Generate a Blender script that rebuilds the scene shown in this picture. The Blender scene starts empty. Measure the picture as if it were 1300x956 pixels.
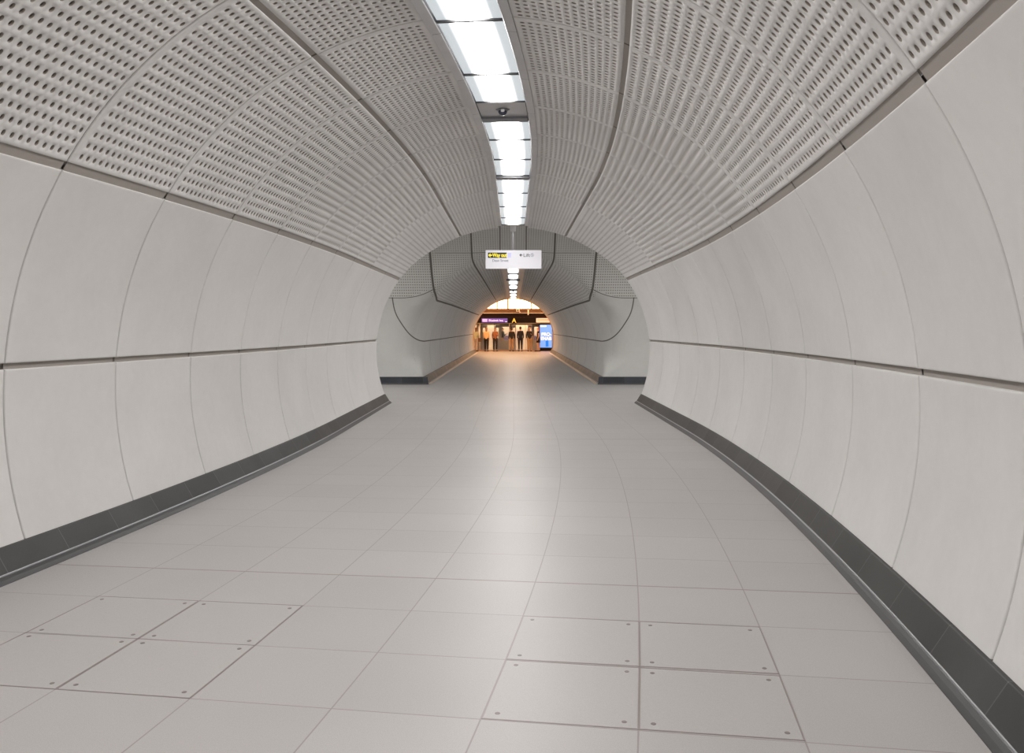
import bpy, bmesh, math, random
import numpy as np
from mathutils import Vector, Matrix
random.seed(7); rng = np.random.default_rng(7)
C = bpy.context.scene.collection
PI = math.pi

# ------------------------------------------------------------------ geometry of the place (metres)
S1, KAP = 12.667, .0168            # the near tunnel bends until S1 along its axis, then runs straight
R0, H0 = 2.748, 1.0618             # near tunnel radius / centre height
R1, H1 = 2.52, .86                 # far tunnel
YC, RC, HC = 20.5, 3.05, 1.0       # cross passage (axis along X)
YEND = 54.0                        # where the far tunnel opens on the platform
EYE = 1.5

def P(s, u, z):
    s = np.asarray(s, float); u = np.asarray(u, float); z = np.asarray(z, float)
    th = np.maximum(S1 - s, 0) * KAP
    x = -(1 - np.cos(th)) / KAP
    y = np.where(s < S1, S1 - np.sin(th) / KAP, s)
    return np.stack(np.broadcast_arrays(x + u * np.cos(th), y - u * np.sin(th), z), -1)

# ------------------------------------------------------------------ materials
def mat(name, col, rough=.6, metal=0., spec=.5, emit=None, estr=0., noise=0., nscale=3., bump=0., bscale=60., alpha=None):
    m = bpy.data.materials.new(name); m.use_nodes = True
    nt = m.node_tree; b = nt.nodes['Principled BSDF']
    b.inputs['Roughness'].default_value = rough
    b.inputs['Metallic'].default_value = metal
    b.inputs['Specular IOR Level'].default_value = spec
    b.inputs['Base Color'].default_value = (*col, 1)
    if emit:
        b.inputs['Emission Color'].default_value = (*emit, 1)
        b.inputs['Emission Strength'].default_value = estr
    if alpha is not None:
        b.inputs['Alpha'].default_value = alpha
    if noise:
        geo = nt.nodes.new('ShaderNodeNewGeometry')
        n1 = nt.nodes.new('ShaderNodeTexNoise'); n1.inputs['Scale'].default_value = nscale; n1.inputs['Detail'].default_value = 6
        nt.links.new(geo.outputs['Position'], n1.inputs['Vector'])
        mr = nt.nodes.new('ShaderNodeMapRange')
        mr.inputs['From Min'].default_value = .3; mr.inputs['From Max'].default_value = .7
        mr.inputs['To Min'].default_value = 1 - noise; mr.inputs['To Max'].default_value = 1 + noise
        nt.links.new(n1.outputs['Fac'], mr.inputs['Value'])
        mx = nt.nodes.new('ShaderNodeMix'); mx.data_type = 'RGBA'; mx.blend_type = 'MULTIPLY'
        mx.inputs['Factor'].default_value = 1
        mx.inputs['A'].default_value = (*col, 1)
        nt.links.new(mr.outputs['Result'], mx.inputs['B'])
        nt.links.new(mx.outputs['Result'], b.inputs['Base Color'])
    if bump:
        geo2 = nt.nodes.new('ShaderNodeNewGeometry')
        n2 = nt.nodes.new('ShaderNodeTexNoise'); n2.inputs['Scale'].default_value = bscale; n2.inputs['Detail'].default_value = 3
        nt.links.new(geo2.outputs['Position'], n2.inputs['Vector'])
        bp = nt.nodes.new('ShaderNodeBump'); bp.inputs['Strength'].default_value = bump; bp.inputs['Distance'].default_value = .002
        nt.links.new(n2.outputs['Fac'], bp.inputs['Height']); nt.links.new(bp.outputs['Normal'], b.inputs['Normal'])
    return m

class N:                                            # tiny node-maths helper
    def __init__(s, m): s.nt = m.node_tree
    def m(s, op, a, b=None, c=None):
        n = s.nt.nodes.new('ShaderNodeMath'); n.operation = op
        for i, v in enumerate((a, b, c)):
            if v is None: continue
            if isinstance(v, (int, float)): n.inputs[i].default_value = v
            else: s.nt.links.new(v, n.inputs[i])
        return n.outputs[0]
    def mix(s, f, a, b):
        n = s.nt.nodes.new('ShaderNodeMix'); n.data_type = 'RGBA'
        for k, v in (('Factor', f), ('A', a), ('B', b)):
            if isinstance(v, (int, float)): n.inputs[k].default_value = v
            elif isinstance(v, tuple): n.inputs[k].default_value = (*v, 1)
            else: s.nt.links.new(v, n.inputs[k])
        return n.outputs['Result']
    def uv(s):
        n = s.nt.nodes.new('ShaderNodeUVMap'); sp = s.nt.nodes.new('ShaderNodeSeparateXYZ')
        s.nt.links.new(n.outputs[0], sp.inputs[0]); return sp.outputs[0], sp.outputs[1]
    def pos(s):
        n = s.nt.nodes.new('ShaderNodeNewGeometry'); sp = s.nt.nodes.new('ShaderNodeSeparateXYZ')
        s.nt.links.new(n.outputs['Position'], sp.inputs[0]); return n.outputs['Position'], sp.outputs[0], sp.outputs[1], sp.outputs[2]
    def noise(s, vec, scale, detail=4, lo=.3, hi=.7, to=(0, 1)):
        n = s.nt.nodes.new('ShaderNodeTexNoise'); n.inputs['Scale'].default_value = scale; n.inputs['Detail'].default_value = detail
        if vec is not None: s.nt.links.new(vec, n.inputs['Vector'])
        r = s.nt.nodes.new('ShaderNodeMapRange'); r.inputs['From Min'].default_value = lo; r.inputs['From Max'].default_value = hi
        r.inputs['To Min'].default_value, r.inputs['To Max'].default_value = to
        s.nt.links.new(n.outputs['Fac'], r.inputs['Value']); return r.outputs[0]

CONC = (.62, .605, .592)
CONC2 = (.625, .618, .598)
HOLE = (.11, .092, .078)
def concrete(name, col, panel_var=True, perf=None, hole=HOLE):
    """fair-faced concrete; perf = function(N) -> mask socket where holes are pierced"""
    m = mat(name, col, rough=.62, spec=.35)
    n = N(m); b = m.node_tree.nodes['Principled BSDF']
    pos, px, py, pz = n.pos()
    v = n.noise(pos, 1.3, 6, to=(.955, 1.035))
    v2 = n.noise(pos, 14, 5, to=(.985, 1.015))
    v = n.m('MULTIPLY', v, v2)
    if panel_var:
        oi = m.node_tree.nodes.new('ShaderNodeObjectInfo')
        rv = n.m('MULTIPLY_ADD', oi.outputs['Random'], .05, .975)
        v = n.m('MULTIPLY', v, rv)
    g = m.node_tree.nodes.new('ShaderNodeMix'); g.data_type = 'RGBA'; g.blend_type = 'MULTIPLY'; g.inputs['Factor'].default_value = 1
    g.inputs['A'].default_value = (*col, 1); m.node_tree.links.new(v, g.inputs['B'])
    out = g.outputs['Result']
    if perf: out = n.mix(perf(n), out, hole)
    m.node_tree.links.new(out, b.inputs['Base Color'])
    return m
def grid_holes(n, a, b, pa, pb, ra, rb, oa=0., ob=0.):
    fa = n.m('SUBTRACT', n.m('FRACT', n.m('DIVIDE', n.m('SUBTRACT', a, oa), pa)), .5)
    fb = n.m('SUBTRACT', n.m('FRACT', n.m('DIVIDE', n.m('SUBTRACT', b, ob), pb)), .5)
    fa = n.m('MULTIPLY', fa, pa / ra); fb = n.m('MULTIPLY', fb, pb / rb)
    d = n.m('ADD', n.m('MULTIPLY', fa, fa), n.m('MULTIPLY', fb, fb))
    return n.m('LESS_THAN', d, 1.)
def perf_near(n):       # uv = (signed arc from crown, s)
    u, v = n.uv(); au = n.m('ABSOLUTE', u)
    vv = n.m('SUBTRACT', v, 0.)
    sh = grid_holes(n, au, vv, .083, .075, .0185, .0142, oa=1.283)
    cr = grid_holes(n, au, vv, .0597, .075, .0165, .0135, oa=.378)
    msh = n.m('MULTIPLY', n.m('GREATER_THAN', au, 1.283), n.m('LESS_THAN', au, 2.70))
    mcr = n.m('MULTIPLY', n.m('GREATER_THAN', au, .378), n.m('LESS_THAN', au, 1.15))
    return n.m('MAXIMUM', n.m('MULTIPLY', sh, msh), n.m('MULTIPLY', cr, mcr))
def perf_far(n):
    u, v = n.uv(); au = n.m('ABSOLUTE', u)
    h = grid_holes(n, au, v, .083, .075, .018, .0145, oa=.02)
    a1 = n.m('MULTIPLY', n.m('GREATER_THAN', au, .40), n.m('LESS_THAN', au, 2.44))
    return n.m('MULTIPLY', h, a1)
def perf_cross(n):
    u, v = n.uv(); pos, px, py, pz = n.pos(); ax = n.m('ABSOLUTE', px)
    h = grid_holes(n, u, v, .06, .083, .0145, .0165)
    sm = m_range(n, ax, 2.18, 2.77, 2.50, 2.335)
    inner = n.m('LESS_THAN', ax, 2.2)
    zt = n.m('ADD', n.m('MULTIPLY', inner, 2.30), n.m('MULTIPLY', n.m('SUBTRACT', 1., inner), sm))
    return n.m('MULTIPLY', h, n.m('GREATER_THAN', pz, n.m('ADD', zt, .03)))
def m_range(n, v, a, b, c, d):
    r = n.nt.nodes.new('ShaderNodeMapRange'); r.inputs['From Min'].default_value = a; r.inputs['From Max'].default_value = b
    r.inputs['To Min'].default_value = c; r.inputs['To Max'].default_value = d; r.interpolation_type = 'SMOOTHSTEP'
    n.nt.links.new(v, r.inputs['Value']); return r.outputs[0]

M = {}
M['panel'] = concrete('pale_concrete_panel', CONC)
M['perf'] = concrete('pierced_concrete_panel', CONC)
M['perf_near_far'] = concrete('pierced_concrete_distant', CONC, perf=perf_near, hole=(.19, .165, .145))
M['far_plain'] = concrete('far_concrete', CONC2, False)
M['far_perf'] = concrete('far_pierced_concrete', CONC2, False, perf=perf_far, hole=(.19, .165, .145))
M['cross'] = concrete('junction_concrete', (.60, .596, .575), False, perf=perf_cross, hole=(.19, .165, .145))
M['backing'] = mat('joint_shadow_backing', (.17, .145, .125), .9)
M['gap'] = mat('recess_trim', (.30, .272, .248), .7)
M['seal'] = mat('dark_joint_seal', (.13, .12, .108), .8)
M['bore'] = mat('shaded_hole_bore', (.34, .30, .265), .9)  # concrete hole walls darkened in colour to carry the shade inside
M['felt'] = mat('acoustic_felt', HOLE, .95)
M['steel'] = mat('satin_steel', (.52, .52, .53), .38, .55, noise=.05, nscale=4)
M['bar'] = mat('dark_bar', (.05, .05, .052), .6)
M['steel_dark'] = mat('grey_painted_steel', (.22, .22, .235), .5)
M['skirt_metal'] = mat('skirting_metal_edge', (.30, .30, .31), .45, .8)
M['foot_warm_glint'] = mat('metal_foot_warm_glint', (.75, .66, .55), .3, .9)  # warm tint stands in for platform light glinting along the skirting foot
M['black'] = mat('black_plastic', (.02, .02, .022), .35)
M['plinth'] = mat('dark_plinth', (.026, .026, .027), .5)
M['white'] = mat('white_enamel', (.82, .82, .84), .35)

def skirt_mat(name, col):
    m = mat(name, col, .52, spec=.4); n = N(m); b = m.node_tree.nodes['Principled BSDF']
    u, v = n.uv(); pos, *_ = n.pos()
    f = n.m('FRACT', n.m('DIVIDE', v, .6)); j = n.m('LESS_THAN', f, .012)
    var = n.noise(pos, 2.2, 5, to=(.8, 1.25))
    cell = n.m('FLOOR', n.m('DIVIDE', v, .6))
    wn = m.node_tree.nodes.new('ShaderNodeTexWhiteNoise'); wn.noise_dimensions = '1D'; m.node_tree.links.new(cell, wn.inputs['W'])
    var = n.m('MULTIPLY', var, n.m('MULTIPLY_ADD', wn.outputs['Value'], .5, .75))
    g = m.node_tree.nodes.new('ShaderNodeMix'); g.data_type = 'RGBA'; g.blend_type = 'MULTIPLY'; g.inputs['Factor'].default_value = 1
    g.inputs['A'].default_value = (*col, 1); m.node_tree.links.new(var, g.inputs['B'])
    m.node_tree.links.new(n.mix(j, g.outputs['Result'], (.085, .085, .085)), b.inputs['Base Color'])
    return m
M['skirt'] = skirt_mat('dark_grey_skirting_tile', (.032, .032, .0315))
M['skirt_far'] = skirt_mat('blue_black_skirting_tile', (.045, .05, .06))
M['skirt_warm_reflect'] = skirt_mat('skirting_tile_warm_reflection', (.12, .10, .085))  # brown stands for warm platform light reflected in the far skirting

def floor_mat():
    m = mat('grey_porcelain_tiles', (.5, .48, .46), .42, spec=.45); n = N(m); b = m.node_tree.nodes['Principled BSDF']
    u, v = n.uv(); pos, *_ = n.pos()
    def joint(c, off, w):
        f = n.m('SUBTRACT', n.m('FRACT', n.m('DIVIDE', n.m('SUBTRACT', c, off), .6)), .5)
        d = n.m('MULTIPLY', n.m('SUBTRACT', .5, n.m('ABSOLUTE', f)), .6)
        return n.m('LESS_THAN', d, w / 2)
    ju = n.m('MULTIPLY', joint(u, .0127, .0065), n.m('LESS_THAN', n.m('ABSOLUTE', u), 2.3)); jv = joint(v, .385, .0065)
    def one(c, at, w): return n.m('LESS_THAN', n.m('ABSOLUTE', n.m('SUBTRACT', c, at)), w / 2)
    strong = n.m('MAXIMUM', one(v, 5.185, .015), one(v, 11.785, .02))
    fu = n.m('FLOOR', n.m('DIVIDE', n.m('SUBTRACT', u, .0127), .6)); fv = n.m('FLOOR', n.m('DIVIDE', n.m('SUBTRACT', v, .385), .6))
    cb = m.node_tree.nodes.new('ShaderNodeCombineXYZ'); m.node_tree.links.new(fu, cb.inputs[0]); m.node_tree.links.new(fv, cb.inputs[1])
    wn = m.node_tree.nodes.new('ShaderNodeTexWhiteNoise'); wn.noise_dimensions = '2D'; m.node_tree.links.new(cb.outputs[0], wn.inputs['Vector'])
    tv = n.m('MULTIPLY_ADD', wn.outputs['Value'], .05, .975)
    sp = n.noise(pos, 260, 2, to=(.90, 1.08)); cl = n.noise(pos, .9, 5, to=(.97, 1.03))
    val = n.m('MULTIPLY', tv, n.m('MULTIPLY', sp, cl))
    g = m.node_tree.nodes.new('ShaderNodeMix'); g.data_type = 'RGBA'; g.blend_type = 'MULTIPLY'; g.inputs['Factor'].default_value = 1
    g.inputs['A'].default_value = (.375, .357, .349, 1); m.node_tree.links.new(val, g.inputs['B'])
    out = n.mix(n.m('MAXIMUM', ju, jv), g.outputs['Result'], (.25, .222, .210))
    out = n.mix(strong, out, (.22, .185, .17))
    m.node_tree.links.new(out, b.inputs['Base Color'])
    m.node_tree.links.new(n.noise(pos, 90, 3, to=(.38, .48)), b.inputs['Roughness'])
    return m
M['floor'] = floor_mat()
M['hatch'] = mat('hatch_tile', (.371, .353, .345), .43, spec=.45, noise=.07, nscale=240)

LIGHT = 26.0
def diffuser_mat(name, core, side):
    m = bpy.data.materials.new(name); m.use_nodes = True; n = N(m); nt = m.node_tree; b = nt.nodes['Principled BSDF']
    b.inputs['Base Color'].default_value = (.25, .26, .27, 1); b.inputs['Roughness'].default_value = .3
    u, v = n.uv(); au = n.m('ABSOLUTE', u)
    t = m_range(n, au, .085, .215, 1., 0.); t = n.m('POWER', t, 3.2)
    st = n.m('MULTIPLY_ADD', t, core - side, side)
    nt.links.new(n.mix(m_range(n, au, .13, .19, 0., 1.), (1., .985, .965), (.88, .96, 1.)), b.inputs['Emission Color'])
    nt.links.new(st, b.inputs['Emission Strength'])
    return m
M['lens'] = diffuser_mat('light_diffuser', LIGHT, .52)
M['lens_added_arm'] = diffuser_mat('added_arm_lamp_diffuser', LIGHT * 1.35, .6)  # boosted diffuser for the added, unseen cross passage lamps
M['lens_far'] = diffuser_mat('far_light_diffuser', LIGHT * .32, .55)

# ------------------------------------------------------------------ mesh building
def mesh_obj(name, verts, faces, material, parent=None, uv=None, smooth=True, mats=None, fmat=None):
    me = bpy.data.meshes.new(name)
    me.from_pydata([tuple(v) for v in np.asarray(verts, float).tolist()], [], [tuple(f) for f in faces])
    if uv is not None:
        uv = np.asarray(uv, float); lay = me.uv_layers.new(name='UVMap')
        idx = np.empty(len(me.loops), int); me.loops.foreach_get('vertex_index', idx)
        lay.data.foreach_set('uv', uv[idx].ravel())
    for mm in (mats or [material]): me.materials.append(mm)
    if fmat is not None: me.polygons.foreach_set('material_index', np.asarray(fmat, np.int32))
    if smooth: me.polygons.foreach_set('use_smooth', [True] * len(me.polygons))
    me.update()
    o = bpy.data.objects.new(name, me); C.objects.link(o)
    if parent is not None: o.parent = parent
    return o
def tag(o, label=None, cat=None, group=None, kind=None):
    if label: o['label'] = label
    if cat: o['category'] = cat
    if group: o['group'] = group
    if kind: o['kind'] = kind
    return o
def struct(o, label=None): o['kind'] = 'structure'; (label and tag(o, label)); return o
def empty(name, loc=(0, 0, 0), rz=0.):
    o = bpy.data.objects.new(name, None); o.empty_display_size = .1; C.objects.link(o); o.location = loc; o.rotation_euler = (0, 0, rz); return o
def gridfaces(nr, nc, flip=False):
    i = np.arange(nr - 1)[:, None] * nc + np.arange(nc - 1)[None, :]
    q = np.stack([i, i + 1, i + nc + 1, i + nc], -1).reshape(-1, 4)
    return q[:, ::-1] if flip else q
def grid_obj(name, pts, material, parent=None, uv=None, flip=False, smooth=True):
    nr, nc = pts.shape[:2]
    return mesh_obj(name, pts.reshape(-1, 3), gridfaces(nr, nc, flip).tolist(), material, parent, None if uv is None else uv.reshape(-1, 2), smooth)
class MB:                                            # collects boxes / prisms / tubes into one mesh
    def __init__(s): s.v = []; s.f = []
    def add(s, v, f):
        b = len(s.v); s.v += [tuple(map(float, q)) for q in v]; s.f += [tuple(b + i for i in q) for q in f]; return s
    def box(s, x0, x1, y0, y1, z0, z1, bev=0.):
        if bev <= 0:
            v = [(x, y, z) for z in (z0, z1) for y in (y0, y1) for x in (x0, x1)]
            return s.add(v, [(0, 2, 3, 1), (4, 5, 7, 6), (0, 1, 5, 4), (2, 6, 7, 3), (0, 4, 6, 2), (1, 3, 7, 5)])
        bm = bmesh.new(); bmesh.ops.create_cube(bm, size=1)
        for q in bm.verts: q.co = Vector(((x0 + x1) / 2 + q.co.x * (x1 - x0), (y0 + y1) / 2 + q.co.y * (y1 - y0), (z0 + z1) / 2 + q.co.z * (z1 - z0)))
        bmesh.ops.bevel(bm, geom=bm.edges[:], offset=bev, segments=2, affect='EDGES', profile=.7)
        return s.bm(bm)
    def bm(s, bm):
        bm.verts.index_update(); s.add([q.co for q in bm.verts], [[q.index for q in f.verts] for f in bm.faces]); bm.free(); return s
    def tube(s, a, b, r, n=12, r2=None):
        a = Vector(a); b = Vector(b); d = (b - a).normalized(); t = d.orthogonal().normalized(); w = d.cross(t); r2 = r if r2 is None else r2
        v = [a + (t * math.cos(2 * PI * i / n) + w * math.sin(2 * PI * i / n)) * r for i in range(n)] + [b + (t * math.cos(2 * PI * i / n) + w * math.sin(2 * PI * i / n)) * r2 for i in range(n)]
        return s.add(v, [(i, (i + 1) % n, n + (i + 1) % n, n + i) for i in range(n)] + [tuple(range(n))[::-1], tuple(range(n, 2 * n))])
    def lathe(s, c, prof, n=24, axis='z'):
        v = []; f = []
        for r, h in prof:
            for i in range(n):
                a = 2 * PI * i / n; p = (r * math.cos(a), r * math.sin(a), h)
                if axis == 'y': p = (p[0], h, p[1])
                v.append((c[0] + p[0], c[1] + p[1], c[2] + p[2]))
        for k in range(len(prof) - 1):
            for i in range(n): f.append((k * n + i, k * n + (i + 1) % n, (k + 1) * n + (i + 1) % n, (k + 1) * n + i))
        f += [tuple(range(n))[::-1], tuple(range((len(prof) - 1) * n, len(prof) * n))]
        return s.add(v, f)
    def poly(s, pts2, y0, y1, flat='y'):             # extrude an outline lying in XZ from y0 to y1
        n = len(pts2); v = [(x, y0, z) for x, z in pts2] + [(x, y1, z) for x, z in pts2]
        return s.add(v, [tuple(range(n)), tuple(range(n, 2 * n))[::-1]] + [(i, n + i, n + (i + 1) % n, (i + 1) % n) for i in range(n)])
    def build(s, name, m, parent=None, smooth=False, loc=None):
        o = mesh_obj(name, s.v, s.f, m, parent, smooth=smooth)
        bm = bmesh.new(); bm.from_mesh(o.data); bmesh.ops.recalc_face_normals(bm, faces=bm.faces[:]); bm.to_mesh(o.data); bm.free()
        if loc is not None: o.location = loc
        return o
def text_obj(name, body, size, m, parent, loc, rot=(PI / 2, 0, 0), extrude=.002, align='LEFT', offset=0., sx=1.):
    cu = bpy.data.curves.new(name, 'FONT'); cu.body = body; cu.size = size; cu.extrude = extrude; cu.align_x = align; cu.offset = offset
    tmp = bpy.data.objects.new(name + '_t', cu); C.objects.link(tmp)
    bpy.context.view_layer.update()
    me = bpy.data.meshes.new_from_object(tmp.evaluated_get(bpy.context.evaluated_depsgraph_get()))
    bpy.data.objects.remove(tmp); me.materials.clear(); me.materials.append(m); me.name = name
    o = bpy.data.objects.new(name, me); C.objects.link(o); o.parent = parent; o.location = loc; o.rotation_euler = rot; o.scale = (sx, 1, 1)
    return o

# ------------------------------------------------------------------ near tunnel lining
RINGS = [1.27, 2.54, 3.81, 5.10, 6.39, 7.69, 8.93, 10.2, 11.5, 12.8, 14.3, 15.9]
GC = .0095
G = .0072                                             # half a ring joint
def smoothstep(x, a, b): t = np.clip((x - a) / (b - a), 0, 1); return t * t * (3 - 2 * t)
def cross_y(z, far):                                 # Y of the cross passage wall at height z
    q = np.sqrt(np.maximum(RC ** 2 - (z - HC) ** 2, 0)); return YC + (q if far else -q)
def s_end(phi):
    z = H0 + R0 * np.cos(phi); return cross_y(z, False) + .45 * smoothstep(z, 2.6, 3.5)
def lin(a, b, step): return np.linspace(a, b, max(2, int(math.ceil(abs(b - a) / step)) + 1))
def nearpts(s, phi, sg, dep): 
    r = R0 + dep; return P(s, sg * r * np.sin(phi), H0 + r * np.cos(phi))
def edged(vals, bev=.006, dep=.034):
    """sample positions with a rolled edge; returns (positions, depth)"""
    a, b = vals[0], vals[-1]
    pos = [a, a, a + bev * .4, a + bev, a + bev * 2.5] + [v for v in vals[1:-1] if a + bev * 3 < v < b - bev * 3] + [b - bev * 2.5, b - bev, b - bev * .4, b, b]
    d = [dep, .005, .0015, 0, 0] + [0] * (len(pos) - 10) + [0, 0, .0015, .005, dep]
    return np.array(pos), np.array(d)
def plain_panel(parent, s0, s1, p0, p1, sg, m, name, to_end=False):
    ps, ds = edged(lin(s0, s1, .2)); pa, da = edged(lin(p0 * R0, p1 * R0, .07)); pa = pa / R0
    S_, A_ = np.meshgrid(ps, pa, indexing='ij'); D = np.maximum(ds[:, None], da[None, :])
    if to_end:
        t = (S_ - s0) / (s1 - s0); S_ = s0 + t * (s_end(A_) - s0)
    return grid_obj(name, nearpts(S_, A_, sg, D), m, parent, np.stack([sg * A_ * R0, S_], -1), flip=(sg > 0))
def perf_panel(parent, s0, s1, a0, a1, ns, na, pa_, ra, rs, sg, m):
    """a pierced panel: fine grid with a 12-sided hole in each cell. a = arc length from crown."""
    ms = .050; pitch = (s1 - s0 - ms - .012) / ns; ma = (a1 - a0 - na * pa_) / 2
    cs = [s0 + ms + pitch * i / 3 for i in range(3 * ns + 1)]; ca = [a0 + ma + pa_ * i / 3 for i in range(3 * na + 1)]
    ls = np.array([s0, s0, s0 + .004] + cs + [s1 - .004, s1, s1]); dls = np.array([.034, .005, 0] + [0] * len(cs) + [0, .005, .034])
    la = np.array([a0, a0, a0 + .004] + ca + [a1 - .004, a1, a1]); dla = np.array([.034, .005, 0] + [0] * len(ca) + [0, .005, .034])
    nr, nc = len(ls), len(la)
    Sg, Ag = np.meshgrid(ls, la, indexing='ij'); D = np.maximum(dls[:, None], dla[None, :])
    V = [np.stack([Sg, Ag, D], -1).reshape(-1, 3)]
    i = np.arange(nr - 1); j = np.arange(nc - 1)
    ini = (i >= 3) & (i < 3 + 3 * ns); inj = (j >= 3) & (j < 3 + 3 * na)
    I, J = np.meshgrid(i, j, indexing='ij'); keep = ~(ini[:, None] & inj[None, :])
    b = (I * nc + J)[keep]; F = [np.stack([b, b + 1, b + nc + 1, b + nc], -1)]
    ci, cj = np.meshgrid(3 + 3 * np.arange(ns), 3 + 3 * np.arange(na), indexing='ij'); ci = ci.ravel(); cj = cj.ravel()
    per = [(0, 0), (0, 1), (0, 2), (0, 3), (1, 3), (2, 3), (3, 3), (3, 2), (3, 1), (3, 0), (2, 0), (1, 0)]
    border = np.stack([(ci + a) * nc + (cj + c) for a, c in per], 1)          # (n,12)
    scen = s0 + ms + pitch * ((ci - 3) / 3 + .5); acen = a0 + ma + pa_ * ((cj - 3) / 3 + .5)
    ang = np.array([math.atan2(c - 1.5, a - 1.5) for a, c in per])
    base = nr * nc; n = len(ci)
    def ringv(kr, dep):
        return np.stack([scen[:, None] + rs * kr * np.cos(ang), acen[:, None] + ra * kr * np.sin(ang), np.full((n, 12), dep)], -1).reshape(-1, 3)
    V += [ringv(1.02, 0), ringv(.98, .004), ringv(.93, .03)]
    k0 = base + np.arange(n)[:, None] * 12 + np.arange(12)[None, :]; k1 = k0 + n * 12; k2 = k1 + n * 12
    for A_, B_ in ((border, k0), (k0, k1), (k1, k2)):
        A2 = np.roll(A_, -1, 1); B2 = np.roll(B_, -1, 1)
        F.append(np.stack([A_, A2, B2, B_], -1).reshape(-1, 4))
    V = np.concatenate(V); F = np.concatenate(F)
    pts = nearpts(V[:, 0], V[:, 1] / R0, sg, V[:, 2])
    if sg > 0: F = F[:, ::-1]
    nh = 24 * n; fm = np.zeros(len(F), np.int32); fm[-nh:] = 1
    o = mesh_obj('perforated_panel', pts, F.tolist(), None, parent, np.stack([sg * V[:, 1], V[:, 0]], -1), mats=[m, M['bore']], fmat=fm)
    sm = np.ones(len(F), bool); sm[-nh:] = False; o.data.polygons.foreach_set('use_smooth', sm); return o

A_SK = math.acos((.165 - H0) / R0); A_MID = math.acos((1.2602 - H0) / R0)
A_SH = math.radians(58.09); A_CR = math.radians(25.06); A_LT = math.asin(.335 / R0)
gm, gs, gc = .020 / R0, .031 / R0, .023 / R0
S0 = -9.0
# backing shells (they also close the gaps between the panels)
def backing(name, p0, p1, sg, dep=.034, m=None):
    t = np.concatenate([lin(S0, 15.9, .5), ]); pa = lin(p0, p1, .04)
    rows = []
    for tt in t: rows.append(nearpts(np.full_like(pa, tt), pa, sg, dep))
    for k in (.25, .5, .75, 1.): rows.append(nearpts(15.9 + k * (s_end(pa) - .004 - 15.9), pa, sg, dep))
    return grid_obj(name, np.array(rows), m or M['backing'], None, flip=(sg > 0))
bounds = RINGS
walls = {}
for side, sg in (('left', -1), ('right', 1)):
    w = struct(backing(f'wall_{side}', A_SH - .002, A_SK + .03, sg)); walls[sg] = w
    w['label'] = f'pale concrete panelled wall on the {side} of the curving passage'
    for k in range(len(bounds)):
        s0 = bounds[k]; last = k == len(bounds) - 1; s1 = 17.5 if last else bounds[k + 1]
        for (p0, p1) in ((A_SH + gs, A_MID - gm), (A_MID + gm, A_SK)):
            plain_panel(w, s0 + G, s1 - (0 if last else G), p0, p1, sg, M['panel'], 'cladding_panel', last)
    for k in range(8):                               # behind the photographer
        b1 = 1.27 - 1.27 * k
        for (p0, p1) in ((A_SH + gs, A_MID - gm), (A_MID + gm, A_SK)):
            plain_panel(w, b1 - 1.27 + G, b1 - G, p0, p1, sg, M['panel'], 'cladding_panel')
ceil = struct(backing('ceiling', A_LT - .004, A_SH - .002, 1, .013, M['felt'])); ceil['label'] = 'pierced concrete panelled ceiling of the curving passage'
half = backing('felt_lining', A_LT - .004, A_SH - .002, -1, .013, M['felt']); half.parent = ceil
for sg in (-1, 1):
    for k in range(len(bounds)):
        s0 = bounds[k]; last = k == len(bounds) - 1; s1 = 17.5 if last else bounds[k + 1]
        if s0 < 14.2 and s0 > 2.0:
            perf_panel(ceil, s0 + GC, s1 - GC, (A_CR + gc) * R0, (A_SH - gs) * R0, 17, 18, .083, .0190, .0145, sg, M['perf'])
            perf_panel(ceil, s0 + GC, s1 - GC, A_LT * R0, (A_CR - gc) * R0, 17, 13, .0597, .0165, .0132, sg, M['perf'])
        else:
            mm = M['perf_near_far']
            plain_panel(ceil, s0 + GC, s1 - (0 if last else GC), A_CR + gc, A_SH - gs, sg, mm, 'perforated_panel', last)
            plain_panel(ceil, s0 + GC, s1 - (0 if last else GC), A_LT, A_CR - gc, sg, mm, 'perforated_panel', last)
    for k in range(8):
        b1 = 1.27 - 1.27 * k
        plain_panel(ceil, b1 - 1.27 + GC, b1 - GC, A_CR + gc, A_SH - gs, sg, M['perf_near_far'], 'perforated_panel')
        plain_panel(ceil, b1 - 1.27 + GC, b1 - GC, A_LT, A_CR - gc, sg, M['perf_near_far'], 'perforated_panel')
# recess trims lying in the long gaps (grey-brown strips, cut at every ring)
def near_strip(name, phi, hw, sg, dep, m, parent, sb, se):
    ss = lin(sb, se, .4); pa = np.array([phi - hw, phi + hw]); 
    S_, A_ = np.meshgrid(ss, pa, indexing='ij')
    return grid_obj(name, nearpts(S_, A_, sg, dep), m, parent, flip=(sg > 0))
allb = [S0] + [1.27 - 1.27 * k for k in range(7, 0, -1)] + bounds + [None]
for sg in (-1, 1):
    for phi, hw, dep, par in ((A_SH, gs + .004, .0105, walls[sg]), (A_MID, gm + .004, .024, walls[sg]), (A_CR, gc + .004, .0105, ceil)):
        for k in range(8, len(allb) - 1):
            e = allb[k + 1] if allb[k + 1] is not None else float(s_end(phi)) - .01
            near_strip('recess_trim', phi, hw, sg, dep, M['gap'], par, allb[k] + .014, e - .014)
# end wall far behind the photographer
pa = lin(-PI * .62, PI * .62, .06)
ring = nearpts(np.full_like(pa, S0 + .02), np.abs(pa), np.sign(pa) + (pa == 0), .03)
cpt = P(S0 + .02, 0, H0)
struct(mesh_obj('wall_back', np.concatenate([ring, cpt[None]]), [(i, i + 1, len(pa)) for i in range(len(pa) - 1)] + [(len(pa) - 1, 0, len(pa))], M['far_plain'], smooth=False), 'plain concrete end wall behind the viewpoint')

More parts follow.
